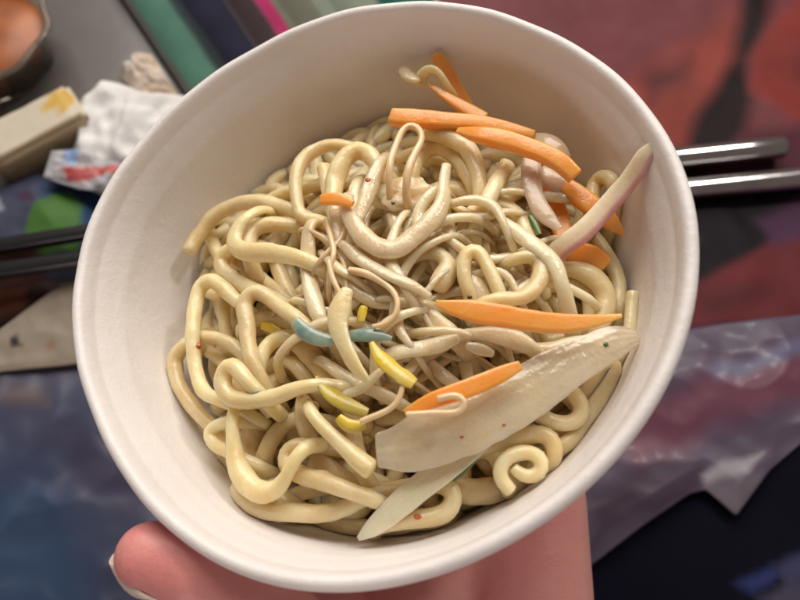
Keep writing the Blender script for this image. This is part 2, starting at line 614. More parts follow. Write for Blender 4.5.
# --- left middle
noo("long noodle looping down the left wall with a red speck on it", 2.2, [7, 8, 8, 8, 7.5, 7.5, 7.5, 7.5, 8, 8, 7], [(246, 308), (234, 298), (221, 286), (209, 281), (199, 287), (195, 303), (194, 325), (193, 345), (196, 372), (204, 392), (220, 399)])
noo("outermost noodle bowing along the left wall", 1.2, 8, [(184, 346), (174, 360), (174, 377), (185, 396), (200, 414), (216, 428)])
noo("noodle curving inward behind the red-specked noodle at the left", 1.4, 7.5, [(202, 337), (218, 338), (234, 346), (247, 360), (258, 376)])
noo("noodle slanting down under the hooked white noodle at the left", .8, 7.5, [(204, 348), (216, 356), (228, 368), (240, 384)])
noo("upright noodle in the dark gap behind the red-specked noodle", .4, 7, [(224, 298), (224, 318), (226, 340)])
noo("noodle turning back on itself under the pale band at the left", 2.0, 8.5, [(264, 293), (248, 287), (232, 279), (221, 268), (222, 256), (234, 249)])
noo("noodle rounding the top left of the pale band", 2.0, 8.5, [(249, 248), (250, 234), (262, 226), (282, 224), (304, 227), (322, 230)])
noo("noodle sloping down right beneath the pale band", 1.6, 8, [(240, 262), (252, 272), (266, 283), (280, 294)])
noo("noodle bent into a knot left of the blue green scallions", 2.8, [8, 8.5, 9, 9, 9, 8.5, 8, 8], [(254, 366), (248, 346), (246, 322), (244, 304), (254, 291), (266, 296), (281, 308), (298, 320)])
noo("pale glossy noodle pointing at the left end of the blue green scallions", 2.4, [7, 8.5, 9, 9, 8], [(252, 321), (268, 317), (286, 321), (300, 328), (314, 338)], m='white')
noo("broad translucent noodle arching below the blue green scallions", 2.6, [8, 9, 11, 12, 12, 11, 9], [(260, 366), (266, 348), (280, 338), (296, 340), (310, 354), (322, 368), (332, 384)], m='white')
noo("noodle arch framed by the broad translucent arch", 1.8, 8.5, [(264, 388), (268, 371), (280, 361), (293, 363), (305, 378)])
noo("bright white hooked noodle at the left with its long arm reaching centre", 3.6, [8, 9, 9.5, 9.5, 9.5, 9.5, 9, 8.5, 8], [(248, 382), (238, 368), (228, 366), (222, 378), (226, 393), (242, 401), (266, 399), (290, 391), (314, 386)], m='white')
noo("noodle slanting between the pale band and the scallion", 1.0, 8.5, [(274, 260), (284, 281), (294, 302), (300, 318)])
noo("short pale noodle end inside the framed arch", 1.0, 9, [(276, 388), (284, 376), (292, 374)])
# --- lower left
noo("wide noodle strip rising behind the hooked white noodle", 1.8, [13, 14, 14, 12, 11], [(258, 404), (256, 424), (254, 448), (260, 470), (272, 486)])
noo("fat noodle sweeping into a bright U at the lower left wall", 3.0, [6.5, 8, 9.5, 12, 13, 12, 10, 8], [(232, 424), (234, 440), (236, 458), (243, 478), (256, 491), (271, 491), (283, 481), (290, 466)])
noo("noodle lying level along the lower wall beneath the fat U", 2.4, [9, 10, 10, 10, 10, 9], [(244, 500), (266, 510), (290, 513), (316, 514), (340, 510), (360, 500)])
S("noodle", "long noodle swinging from centre to a wide loop round the pale pointed strip", M['noodle'], 2.2, [9, 9, 10, 10, 11, 11, 10.5, 10, 9.5, 10, 10, 10, 9], [(304, 416), (309, 436), (320, 458), (338, 476), (358, 488), (382, 492), (408, 489), (434, 484), (448, 485), (454, 497), (447, 512), (424, 518), (396, 521)], "noodle", GN)
noo("noodle curling round a dark gap in the lower left middle", 2.8, [8, 9, 10, 10, 10, 9], [(306, 446), (292, 447), (284, 457), (288, 468), (304, 476), (328, 482), (350, 490)])
noo("white noodle with a split flared tip left of the onion slab", 3.6, [7, 8.5, 10, 11, 11], [(316, 418), (330, 434), (346, 450), (360, 462), (371, 469)], 'pf', m='white')
noo("lowest noodle along the bottom wall beside the pale strip's point", .8, 9, [(276, 514), (304, 525), (334, 532), (362, 531), (394, 526), (420, 521)])
noo("small noodle piece bridging the gap under the fat U", 1.0, 8, [(274, 504), (290, 498), (306, 492)])
noo("noodle bend under the long arm of the hooked noodle", 1.8, 9, [(270, 444), (282, 427), (298, 417), (314, 420)])
noo("noodle folded like a small triangle at the left wall", 1.8, 7.5, [(234, 422), (218, 425), (208, 433), (214, 443), (230, 452)])
noo("noodle stub under the folded triangle at the left wall", .6, 8, [(223, 446), (222, 464), (230, 482)])
noo("upright noodle below centre beside the yellow scallions", 2.2, 9, [(352, 394), (352, 420), (356, 446)])
noo("noodle hidden beneath the flared white tip", 1.0, 10, [(322, 448), (334, 462), (350, 470), (366, 478)])
# --- lower right
noo("noodle coiled into a small ring at the lower right wall", 3.0, [7.5, 8, 8, 8, 8, 8, 8, 8, 7.5, 7, 6], [(511, 491), (502, 483), (499, 471), (505, 459), (517, 452), (531, 452), (541, 460), (542, 470), (534, 477), (521, 475), (514, 468)], 'ff')
noo("noodle arching right between the onion slab and the small ring", 2.0, [9, 10, 10, 10, 9], [(500, 441), (517, 438), (535, 434), (549, 437), (555, 449), (553, 464)])
noo("noodle looping below the right half of the onion slab", 2.2, 9, [(534, 412), (551, 421), (569, 424), (581, 415), (580, 401), (568, 389)])
noo("noodle rising along the lower right wall under the onion slab's tip", 1.6, 9, [(560, 446), (578, 436), (592, 416), (604, 392), (614, 374), (614, 362), (602, 364), (594, 380)])
noo("thick shaded noodle at the lower wall left of the small ring", 1.0, [12, 14, 14, 12], [(448, 484), (466, 492), (488, 492), (508, 486)])
noo("noodle under the lower edge of the onion slab", 1.2, 10, [(470, 452), (486, 448), (500, 462), (506, 480)])
noo("deep noodle crossing behind the small ring", .6, 10, [(520, 470), (536, 478), (552, 470), (566, 452)])
# --- centre deep ones
noo("noodle lying low under the big carrot's middle", .8, 9, [(500, 330), (524, 338), (548, 342), (574, 338)])
noo("noodle crossing under the left end of the second carrot", .6, 9, [(392, 372), (412, 380), (430, 392), (452, 402)])
noo("noodle low in the gap left of the big carrot", .5, 9, [(400, 318), (420, 330), (438, 338), (460, 340)])

# --- bean sprouts
spr("pale flat band of sprout laid level over the left noodles", 3.6, [6, 8, 9, 9.5, 9.5, 9, 8], [(247, 217), (237, 230), (233, 244), (245, 252), (264, 252), (284, 255), (305, 261)], m='white')
spr("large smile-shaped sprout with an upturned tip in the upper centre", 4.2, [7, 8, 9.5, 10.5, 11, 10.5, 10, 9, 8, 6, 5], [(347, 202), (352, 220), (362, 236), (376, 247), (394, 250), (410, 240), (426, 227), (438, 214), (444, 199), (444, 183), (447, 166)], 'pf')
spr("sprout stem slanting down to the left end of the big carrot", 3.2, [6, 7, 8, 8.5, 9], [(430, 236), (444, 237), (455, 248), (466, 268), (480, 292)])
spr("long sprout slanting down right from centre toward the right wall", 3.6, [5, 8, 9, 9.5, 9.5, 8], [(503, 222), (516, 232), (530, 242), (544, 253), (556, 266), (561, 282)], 'fp')
spr("upright sprout stem above the blue green scallions", 3.4, [8, 9, 8.5, 8, 6], [(308, 232), (308, 258), (310, 284), (315, 306), (322, 324)])
spr("pinkish sprout tapering right from the root tangle", 4.0, [5, 7.5, 7, 6.5, 6, 4], [(342, 244), (356, 256), (374, 267), (392, 277), (410, 284), (428, 296)], 'ff')
spr("thick glossy sprout bent left of the big carrot", 3.0, [6, 8, 9.5, 11, 12, 11], [(354, 290), (370, 286), (388, 295), (404, 303), (422, 313), (440, 326)])
spr("broad split sprout leaf crossing over the blue green scallions", 4.6, [7, 11, 11, 9, 9, 8, 4], [(347, 292), (341, 306), (337, 324), (343, 342), (349, 356), (357, 370), (368, 381)], 'ff', flat=.45, m='white')
spr("sprout lying level just left of the second carrot's upper end", 3.2, [8, 9, 9, 8, 5], [(396, 353), (414, 349), (432, 346), (446, 342), (457, 338)], 'pf')
spr("thin sprout falling toward the second carrot", 2.2, [5, 6, 6.5, 6], [(424, 356), (434, 368), (446, 378), (458, 386)])
spr("short sprout standing on the second carrot's upper edge", 2.0, 7, [(464, 352), (465, 366), (468, 382)])
spr("knobbly sprout head lying under the middle of the big carrot", 3.0, [6, 9, 10.5, 10, 7], [(478, 332), (494, 333), (510, 338), (524, 344), (534, 350)])
spr("tiny pale sprout crumb below the knobbly sprout head", 3.2, [4, 6, 6, 4], [(468, 347), (476, 349), (485, 351), (492, 354)], 'ff')
spr("pale streak of sprout between the big carrot and the onion slab", 2.4, [5, 6, 6, 5], [(530, 346), (545, 347), (558, 346), (572, 341)])
spr("hook-headed sprout hanging over the topmost thin carrot", 0, [6, 5.5, 5.5, 4.5, 4.5, 4, 3], [(420, 82, -1.15), (422, 73, -.95), (429, 68, -.85), (437, 69, -.85), (443, 78, -.95), (449, 88, -1.1), (456, 97, -1.3)], 'ff', m='white')
spr("clear rounded sprout bean beside the hook-headed sprout", 0, [6, 8, 8, 6], [(404, 70, -1.2), (408, 75, -1.2), (413, 79, -1.2), (418, 81, -1.2)], 'ff')
spr("thin root bent into a loop hanging below the long carrot strip", 4.6, [3.5, 3.5, 3.4, 3.2, 3.2, 3.2, 3.2, 3.5, 4], [(389, 168), (393, 154), (398, 141), (403, 129), (411, 124), (419, 130), (421, 140), (415, 152), (409, 168)], 'pp', m='root', flat=1, name="sprout_root")
spr("thin curved root trailing into the gap right of the blue green scallions", 4.2, [3.5, 4, 3.5, 3.2, 3, 3, 2.5, 2.5], [(350, 270), (368, 273), (382, 281), (393, 291), (398, 304), (395, 317), (386, 324), (374, 326)], 'ff', m='root', flat=1, name="sprout_root")
spr("wispy root reaching from the yellow scallion down to the lower yellow one", 4.4, [2.6, 2.8, 2.8, 3, 3.4], [(402, 384), (399, 398), (391, 409), (378, 415), (362, 421)], 'ff', m='root', flat=1, name="sprout_root")
spr("thin root loop resting on the second carrot", 5.2, [3, 3, 3.2, 3.2, 3.2, 3.4, 3.4, 4], [(408, 413), (424, 413), (442, 413), (458, 414), (466, 408), (467, 399), (458, 394), (440, 399)], 'ff', m='root', flat=1, name="sprout_root")
spr("reddish fibre hanging under the small carrot chip", 4.0, [3, 3, 3, 2.6], [(326, 220), (331, 238), (335, 254), (330, 268)], 'fp', m='root', flat=1, name="sprout_root")
spr("thin fibre falling straight to the split sprout leaf", 4.2, [2.6, 3, 3, 2.6], [(329, 262), (331, 274), (336, 286), (342, 298)], 'ff', m='root', flat=1, name="sprout_root")
spr("reddish fibre slanting across the top of the smile-shaped sprout's left end", 3.6, [3, 3, 3], [(346, 228), (338, 244), (322, 258)], 'fp', m='root', flat=1, name="sprout_root")
spr("glossy sprout stem under the small carrot chip", 3.4, [7, 8, 7.5, 6], [(336, 204), (337, 220), (340, 238), (346, 252)])
spr("clear pinkish sprout leaning on the lumpy cabbage", 4.0, [6, 8, 8.5, 7, 5], [(380, 162), (374, 178), (367, 196), (360, 214), (352, 230)])
spr("stubby clear sprout in the hollow of the smile-shaped sprout", 2.6, [5, 6.5, 7], [(391, 214), (395, 226), (400, 240)], 'fp')
spr("pinkish sprout lying under the small carrot chip's right end", 3.0, [6, 7, 7, 5], [(356, 184), (354, 200), (356, 216), (362, 232)])
spr("sprout stem left of the yellow scallion's pale end", 2.6, [6, 8, 8, 7], [(328, 366), (342, 376), (360, 384), (378, 392)])
spr("pale sprout tip right of the bright yellow scallion", 2.8, [4, 6, 6, 4], [(418, 358), (412, 367), (404, 372), (396, 370)], 'ff')
spr("slim sprout in the gap between root curve and big carrot", 2.0, [5, 5.5, 5], [(408, 318), (410, 332), (412, 348)])
spr("slim stem crossing the dark gap above the big carrot", 1.8, [4, 5, 5], [(502, 262), (514, 274), (528, 286)])
spr("short stem left of the drop-shaped noodle tip", 2.4, [4, 5, 5], [(427, 262), (418, 276), (410, 288)])

# --- carrots
car("long orange carrot strip lying level along the far side of the noodles", 0, [8, 9, 9, 8.5, 7.5, 6, 4.5], [(392, 117, -.95), (404, 119, -.95), (425, 120, -1.0), (450, 121, -1.0), (480, 124, -1.05), (508, 128, -1.1), (534, 135, -1.2)], flat=.7, fixed=True)
car("carrot strip slanting right in front of the long level one, with a pale cut end", 0, [3, 6.5, 9, 9.5, 9.5, 9, 8], [(458, 131, -.8), (472, 134, -.7), (492, 137, -.65), (516, 143, -.65), (540, 152, -.7), (560, 163, -.75), (574, 176, -.85)], flat=.75, fixed=True)
car("thin carrot sliver pointing up left under the hook-headed sprout", 0, [2.5, 4, 5.5, 6.5, 7], [(429, 85, -1.2), (441, 93, -1.2), (455, 102, -1.2), (470, 111, -1.25), (484, 120, -1.3)], flat=.6, fixed=True)
car("topmost carrot strip leaning on the far wall behind the hooked sprout", 0, [5, 7, 7.5, 7.5, 6], [(436, 55, -.9), (444, 68, -1.1), (455, 86, -1.4), (466, 104, -1.6), (476, 120, -1.8)], flat=.45, fixed=True)
car("pointed carrot strip passing under the red onion stick", 0, [7, 10, 10.5, 9, 2.5], [(562, 182, -1.3), (578, 195, -1.35), (594, 208, -1.4), (608, 220, -1.5), (623, 234, -1.6)], flat=.5, fixed=True)
car("shaded upright carrot strip behind the clear onion petal", 1.6, [8, 10, 10, 10, 8], [(544, 172), (549, 190), (556, 210), (562, 228), (566, 246)], flat=.5)
car("shaded carrot piece under the lower end of the red onion stick", 1.8, [9, 12, 12, 9], [(566, 256), (580, 254), (594, 258), (604, 266)], flat=.5)
car("big bright orange carrot strip with a long point across the right of the bowl", 5.0, [3, 8, 11, 11.5, 11, 10, 7, 2], [(436, 302), (456, 308), (478, 313), (504, 317), (532, 321), (562, 323), (592, 321), (621, 316)], flat=.45)
car("second carrot strip half tucked under the onion slab", 4.7, [3, 8, 9.5, 9.5, 8, 5], [(405, 412), (428, 403), (456, 393), (482, 382), (504, 372), (520, 365)], flat=.45)
car("small orange carrot chip at the upper left of the sprouts", 5.2, [5, 6, 5, 3], [(322, 200), (332, 198), (344, 200), (352, 203)], flat=.6)

# --- onion
S("onion_stick", "red onion stick with a pink edge leaning on the right wall", M['onion'], 0, [6, 9.5, 10, 10.5, 11, 11], [(655, 146, -.45), (645, 160, -.55), (626, 184, -.8), (606, 206, -.95), (582, 232, -1.1), (560, 250, -1.3)], "onion", GO, 'fp', flat=.5, box=3, cols='pink', fixed=True)
S("onion_slab", "broad clear onion slab lying from centre to the right wall", M['sheet'], 3.5, [18, 26, 32, 33, 29, 24, 20, 16, 8], [(380, 450), (408, 446), (440, 432), (478, 416), (518, 396), (554, 374), (590, 354), (618, 341), (637, 338)], "onion", GO, 'ff', flat=.065, box=2.2, camber=.10)
S("onion_slab", "pale pointed onion strip running down to the bottom wall", M['onion'], 2.9, [11, 14, 14, 13.5, 12.5, 9, 2.5], [(492, 428), (470, 446), (446, 466), (420, 488), (394, 510), (374, 528), (359, 539)], "onion", GO, 'ff', flat=.16, box=2.6, camber=-.06, cols='pale')
S("onion_petal", "clear onion petal hanging below the slanting carrot strip", M['petal'], 3.4, [8, 10, 10, 9, 9, 4], [(534, 150), (532, 166), (532, 182), (536, 200), (545, 216), (558, 229)], "onion", GO, 'pf', flat=.2, box=2.4, camber=.1, cols='clear')
S("onion_petal", "clear rounded onion petal behind the slanting carrot strip", M['petal'], 0, [6, 10, 11, 9], [(532, 138, -1.3), (546, 142, -1.15), (557, 152, -1.15), (562, 164, -1.25)], "onion", GO, 'ff', flat=.25, box=2.4, camber=.1, cols='clear', fixed=True)
S("onion_petal", "pinkish onion petal below the pale carrot end", M['petal'], 0, [6, 10, 10, 6], [(542, 168, -1.3), (550, 176, -1.25), (560, 184, -1.25), (568, 192, -1.35)], "onion", GO, 'ff', flat=.25, box=2.4, camber=.1, cols='clear', fixed=True)

# --- scallion
S("scallion_piece", "blue green scallion piece left of the split sprout leaf", M['scallion'], 4.1, [6, 8, 8.5, 8, 6], [(295, 321), (302, 330), (313, 336), (324, 339), (334, 340)], "scallion", GG, 'ff', flat=.14, camber=.25)
S("scallion_piece", "blue green scallion piece right of the split sprout leaf", M['scallion'], 3.9, [6, 7, 7, 5, 2.5], [(350, 337), (362, 335), (374, 335), (383, 336), (391, 339)], "scallion", GG, 'ff', flat=.14, camber=.25)
S("scallion_piece", "bright yellow scallion piece just right of the split sprout leaf", M['yellow'], 4.4, [3, 6, 9.5, 8, 10, 7], [(372, 343), (377, 354), (386, 363), (396, 372), (405, 378), (413, 383)], "scallion", GG, 'ff', flat=.13, camber=.3)
S("scallion_piece", "olive yellow scallion strip left of the wispy root", M['olive'], 3.6, [3, 8, 10, 7, 8, 5], [(316, 376), (326, 391), (339, 400), (354, 407), (368, 412)], "scallion", GG, 'ff', flat=.13, camber=.3)
S("scallion_piece", "short bright yellow scallion at the lower end of the wispy root", M['yellow'], 4.0, [5, 7, 7, 5], [(338, 417), (345, 424), (354, 427), (364, 424)], "scallion", GG, 'ff', flat=.13, camber=.3)
S("scallion_piece", "tiny yellow scallion bit above the blue green piece", M['yellow'], 3.4, [4, 5, 4], [(364, 306), (362, 313), (361, 321)], "scallion", GG, 'ff', flat=.13, camber=.3)
S("scallion_piece", "small yellow scallion bit under the pale glossy noodle at the left", M['yellow'], 2.0, [4, 6, 4], [(262, 326), (272, 328), (280, 332)], "scallion", GG, 'ff', flat=.13, camber=.3)
S("scallion_piece", "dark green scallion sliver beside the clear onion petal", M['green'], 3.6, [2.5, 4, 3], [(531, 216), (536, 225), (540, 235)], "scallion", GG, 'ff', flat=.13, camber=.3)
S("scallion_piece", "olive green scallion edge under the pale pointed onion strip", M['green'], 2.6, [2, 4, 4, 2], [(478, 455), (470, 462), (460, 472), (452, 480)], "scallion", GG, 'ff', flat=.13, camber=.3)

rs_ = random.Random(5)
for i_ in range(62):
    cx = rs_.gauss(405, 62)
    cy = 290 - .35 * (cx - 400) + rs_.gauss(0, 48)
    if cy < 180 or cx > 560 or cx < 300 or cy > 395:
        continue
    an_ = rs_.gauss(.55, .7)
    ln_ = rs_.uniform(36, 86)
    bd_ = rs_.uniform(-.5, .5)
    p_ = []
    for q_ in (-.5, -.2, .15, .5):
        p_.append((cx + ln_ * q_ * math.cos(an_) - bd_ * ln_ * (q_ * q_ * 2 - .3) * math.sin(an_), cy + ln_ * q_ * math.sin(an_) + bd_ * ln_ * (q_ * q_ * 2 - .3) * math.cos(an_)))
    w_ = rs_.choice([3, 4, 5, 5.5, 6.5, 7])
    S("bean_sprout", "slim bean sprout strand tangled into the middle of the noodles", M['root'] if w_ < 4 else M['sprout'], rs_.uniform(1.8, 3.8), [w_ * .8, w_, w_, w_ * .7], p_, "bean sprout", "slim sprouts tangled in the middle", 'pp', flat=.8)

# ---- settle the strands: push overlapping ones apart along the line of sight, never sideways
pts = np.vstack([s['P'] for s in STR])
rad = np.concatenate([s['r'] * (1 if s['flat'] > .9 else max(s['flat'], .35) * 1.1) for s in STR])
sid = np.concatenate([[i] * len(s['P']) for i, s in enumerate(STR)])
lay = np.concatenate([[s['L'] if not s['fixed'] else 4.0] * len(s['P']) for s in STR])
fix = np.concatenate([[s['fixed']] * len(s['P']) for s in STR])
dirs = -pts / np.linalg.norm(pts, axis=1)[:, None]       # toward the camera
start = np.r_[0, np.cumsum([len(s['P']) for s in STR])]
dist0 = np.linalg.norm(pts, axis=1)
off = np.zeros(len(pts))
for it in range(26):
    cur = pts + dirs * off[:, None]
    push = np.zeros(len(pts))
    for a in range(0, len(pts), 600):
        b = slice(a, a + 600)
        d2 = ((cur[b, None] - cur[None]) ** 2).sum(2)
        rs = (rad[b, None] + rad[None]) * .92
        hit = (d2 < rs ** 2) & (sid[b, None] != sid[None])
        ii, jj = np.nonzero(hit)
        if not len(ii):
            continue
        dep = rs[ii, jj] - np.sqrt(d2[ii, jj])
        gi = ii + a
        up = np.where(lay[gi] + sid[gi] * 1e-4 > lay[jj] + sid[jj] * 1e-4, 1.0, -1.0)
        np.maximum.at(push, gi[up > 0], (dep * .40)[up > 0])
        dn = np.zeros(len(pts))
        np.maximum.at(dn, gi[up < 0], (dep * .40)[up < 0])
        push -= dn
    push[fix] = 0
    off = off + push
    for s_ in range(len(STR)):
        k = slice(start[s_], start[s_ + 1])
        o_ = off[k].copy()
        for _ in range(3):
            o_[1:-1] = (o_[:-2] + 2 * o_[1:-1] + o_[2:]) / 4
        off[k] = o_
    off = np.clip(off, -.55, .9)
cur = pts + dirs * off[:, None]

WARM_PINK, CREAM = np.array([.70, .38, .38]), np.array([.88, .76, .56])
for i, s in enumerate(STR):
    P = cur[start[i]:start[i + 1]].copy()
    r = s['r'].copy()
    for k in range(len(P)):       # keep it inside the bowl
        q = P[k] - C0
        a, b, h = q @ BU, q @ BV, q @ BN
        th, rr_ = math.atan2(b, a), math.hypot(a, b)
        lim = wall_r(th, h) - r[k] * max(s['flat'], .3)
        if rr_ > lim and h < -.3:
            P[k] = loc2cam(lim * math.cos(th), lim * math.sin(th), h)
    P[1:-1] = (P[:-2] + 2 * P[1:-1] + P[2:]) / 4
    P = cr(P, .09) if s['flat'] > .9 else cr(P, .1)
    for k in range(len(P)):
        P[k] += np.array(noise.noise_vector((k * .11, i * 3.7, 1.3))) * .035
    r = np.interp(np.linspace(0, 1, len(P)), np.linspace(0, 1, len(r)), r)
    big = s['name'] == 'onion_slab'
    r = r * np.array([1 + (.13 if s['name'] in ('noodle', 'bean_sprout', 'sprout_root') else .11 if s['name'] in ('carrot_strip', 'scallion_piece') else .04) * noise.noise((k * .09, i * 5.1, 7)) for k in range(len(r))])
    V, F, side = sweep(P, r, s['flat'], s['box'], s['camber'], ns=64 if big else 14, seed=i,
                       rough=.10 if s['name'] in ('bean_sprout', 'sprout_root') else (.13 if s['name'] == 'noodle' else .05), twist={'bean_sprout': 1.6, 'scallion_piece': 1.3}.get(s['name'], 0), cut=s['name'] not in ('bean_sprout', 'sprout_root', 'noodle'), tip=(.35, .35) if s['name'] == 'noodle' else (.6, .6))
    cols = None
    if s['cols'] == 'pink':
        w = np.clip((-side - .3) / .4, 0, 1)[:, None]
        cols = CREAM * (1 - w) + WARM_PINK * w
    elif s['cols'] == 'pale':
        cols = np.tile([.90, .74, .50], (len(V), 1))
    elif s['cols'] == 'clear':
        cols = np.tile([.80, .60, .43], (len(V), 1))
    o = mk(s['name'], cw(V), F, s['m'], cols=cols)
    tag(o, s['label'], s['cat'], s['group'])

# ---- noodles below the top layer
rng = random.Random(11)


def wander(h0, spread, length, r):
    """a curly strand lying near local height h0"""
    rad_ = math.sqrt(rng.random()) * spread
    th = rng.random() * 6.283
    a, b = rad_ * math.cos(th), rad_ * math.sin(th)
    d = rng.random() * 6.283
    k = rng.uniform(-1.2, 1.2)
    out = []
    for i in range(int(length / .18)):
        d += k * .18
        k += rng.uniform(-.5, .5)
        k = max(-1.6, min(1.6, k))
        a += .18 * math.cos(d)
        b += .18 * math.sin(d)
        q = math.hypot(a, b)
        h = h0 - .75 * min(q / 5, 1.1) ** 2 + .16 * math.sin(i * .5 + th * 3)
        lim = wall_r(math.atan2(b, a), h) - r - .05
        if q > lim:
            a, b = a * lim / q, b * lim / q
            d += .5 * (1 if k > 0 else -1)
        out.append(loc2cam(a, b, h))
    P = np.array(out)
    for _ in range(3):
        P[1:-1] = (P[:-2] + 2 * P[1:-1] + P[2:]) / 4
    return cr(P, .14)


NFILL = 170
for i in range(NFILL):
    r = rng.uniform(.15, .19)
    P = wander(-1.93 - .85 * (i / NFILL), 4.4, rng.uniform(5, 9), r)
    V, F, _ = sweep(P, np.full(len(P), r), ns=10, seed=500 + i)
    o = mk("noodle", cw(V), F, M['noodle'])
    tag(o, "noodle strand glimpsed through gaps, buried under the top layer of noodles", "noodle", "noodles buried under the top layer")
AV, AF, n0 = [], [], 0
for i in range(110):
    r = rng.uniform(.19, .24)
    P = wander(-3.0 - 1.0 * (i / 110), 4.0, rng.uniform(5, 9), r)
    V, F, _ = sweep(P[::2], np.full(len(P[::2]), r), ns=8, seed=900 + i)
    AV.append(V)
    AF += [[q + n0 for q in f] for f in F]
    n0 += len(V)
o = mk("noodle_mass", cw(np.vstack(AV)), AF, M['noodle'])
tag(o, "deep mass of noodles filling the bottom of the bowl", "noodles", kind="stuff")

# ---- lumpy cabbage, flakes
def blob(name, px, py, h, rx, ry, rz, m, label, cat, group=None, amp=.25, fq=2.2, seed=0, nu=40, nv=22):
    c = plane_hit(px, py, h, C0)
    k = -c[2] / FPX
    V, F = [], []
    for i in range(nv + 1):
        ph = math.pi * i / nv
        for j in range(nu):
            t_ = 2 * math.pi * j / nu
            d = np.array([math.sin(ph) * math.cos(t_), math.sin(ph) * math.sin(t_), math.cos(ph)])
            f = 1 + amp * noise.noise(Vector(d) * fq + Vector((seed, 0, 0))) + amp * .5 * noise.noise(Vector(d) * fq * 2.6 + Vector((seed, 5, 0)))
            V.append(c + BU * d[0] * rx * k * f + BV * d[1] * ry * k * f + BN * d[2] * rz * k * f)
    for i in range(nv):
        for j in range(nu):
            q = (j + 1) % nu
            F.append((i * nu + j, i * nu + q, (i + 1) * nu + q, (i + 1) * nu + j))
    o = mk(name, cw(np.array(V)), F, m)
    return tag(o, label, cat, group)


blob("cabbage_piece", 402, 196, -.95, 34, 20, 9, M['cabbage'], "lumpy pale cabbage piece under the thin root loop", "cabbage", amp=.38, fq=1.9, seed=3)
bpy.context.view_layer.update()
dg = bpy.context.evaluated_depsgraph_get()


def top_at(px, py):
    o = Vector(cw(np.zeros(3)))
    d = (Vector(cw(ray(px, py))) - o).normalized()
    hit, loc, *_ = SC.ray_cast(dg, o + d * .02, d)
    return np.array(loc) if hit else None


for k, (x, y, rr_, m, lb) in enumerate([
        (198, 346, 4.2, 'chili', "red chili flake on the noodle looping down the left wall"),
        (529, 271, 3.0, 'chili', "red chili flake on the curled noodle above the big carrot"),
        (470, 297, 2.6, 'pepper', "dark flake at the left end of the big carrot's upper edge"),
        (368, 180, 3.2, 'chili', "brown red flake beside the lumpy cabbage piece"),
        (504, 425, 1.8, 'chili', "tiny brown flake on the lower edge of the onion slab"),
        (606, 345, 2.6, 'green', "green fleck on the onion slab near the right wall"),
        (462, 437, 1.6, 'chili', "tiny red brown fleck at the left of the onion slab"),
        (418, 517, 3.4, 'chili', "brown stain flake on the loop beside the pale pointed strip"),
        (393, 203, 2.2, 'pepper', "dark fleck on the lumpy cabbage piece")]):
    p = top_at(x, y)
    if p is None:
        continue
    V, F = [], []
    rs = rr_ * 13.2 / FPX * .01
    for i in range(9):
        for j in range(12):
            ph, t_ = math.pi * i / 8, 2 * math.pi * j / 12
            d = Vector((math.sin(ph) * math.cos(t_), math.sin(ph) * math.sin(t_), math.cos(ph)))
            f = 1 + .6 * noise.noise(d * 1.6 + Vector((k * 3.1, 0, 0)))
            V.append(p + np.array(d) * rs * f * np.array([1, .8, .45]))
    for i in range(8):
        for j in range(12):
            q = (j + 1) % 12
            F.append((i * 12 + j, i * 12 + q, (i + 1) * 12 + q, (i + 1) * 12 + j))
    tag(mk("spice_flake", V, F, M[m]), lb, "spice flake", "spice flakes on the food")

# ---------------------------------------------------------------- hand holding the bowl from below
BASE = loc2cam(0, 0, -DEPTH)


def hb(a, b, h):
    return BASE + a * BU + b * BV + h * BN


def at_depth(px, py, d):
    return ray(px, py) * d


capsV, capsF = [], []


def cap(p, q, r1, r2, n=18):
    p, q = np.asarray(p, float), np.asarray(q, float)
    ax = (q - p)
    ln = np.linalg.norm(ax)
    ax = ax / ln
    u = np.cross(ax, [.3, .5, .8])
    u /= np.linalg.norm(u)
    v = np.cross(ax, u)
    rg = []
    for k in range(6):
        a = -math.pi / 2 + math.pi / 2 * (k + .3) / 6.3
        rg.append((p + ax * r1 * math.sin(a), r1 * math.cos(a)))
    for k in range(7):
        t_ = k / 6
        rg.append((p + ax * ln * t_, r1 + (r2 - r1) * t_))
    for k in range(1, 7):
        a = math.pi / 2 * k / 6.3
        rg.append((q + ax * r2 * math.sin(a), r2 * math.cos(a)))
    b0 = sum(len(x) for x in capsV)
    vs_ = np.array([c + (u * math.cos(t_) + v * math.sin(t_)) * rr__ for c, rr__ in rg for t_ in np.linspace(0, 2 * math.pi, n, endpoint=False)])
    capsV.append(vs_)
    for i in range(len(rg) - 1):
        for j in range(n):
            k = (j + 1) % n
            capsF.append((b0 + i * n + j, b0 + i * n + k, b0 + (i + 1) * n + k, b0 + (i + 1) * n + j))
    capsF.append([b0 + j for j in range(n)])
    capsF.append([b0 + (len(rg) - 1) * n + j for j in range(n)][::-1])


wrist = hb(-.2, -12.5, -2.6)
elbow = hb(.6, -26, -3.5)
mcp = [hb(-3.1, -1.5, -1.35), hb(-1.0, -.8, -1.35), hb(1.1, -1.1, -1.35), hb(3.0, -2.1, -1.30)]
fing = [
    [mcp[0], hb(-2.9, 2.4, -.95), hb(-2.3, 4.3, -.35), hb(-1.9, 5.15, 1.2)],
    [mcp[1], hb(-1.0, 3.2, -.95), hb(-.7, 5.0, -.3), hb(-.4, 5.5, 1.4)],
    [mcp[2], hb(1.2, 2.7, -.95), hb(1.4, 4.6, -.35), hb(1.5, 5.2, 1.2)],
    [mcp[3], hb(3.2, .9, -.9), hb(3.4, 2.6, -.4), hb(3.3, 3.8, .6)],
]
fr = [(.95, .80, .72, .58), (.98, .84, .75, .60), (.92, .78, .70, .56), (.82, .68, .60, .48)]
cap(elbow, wrist, 3.6, 2.5)
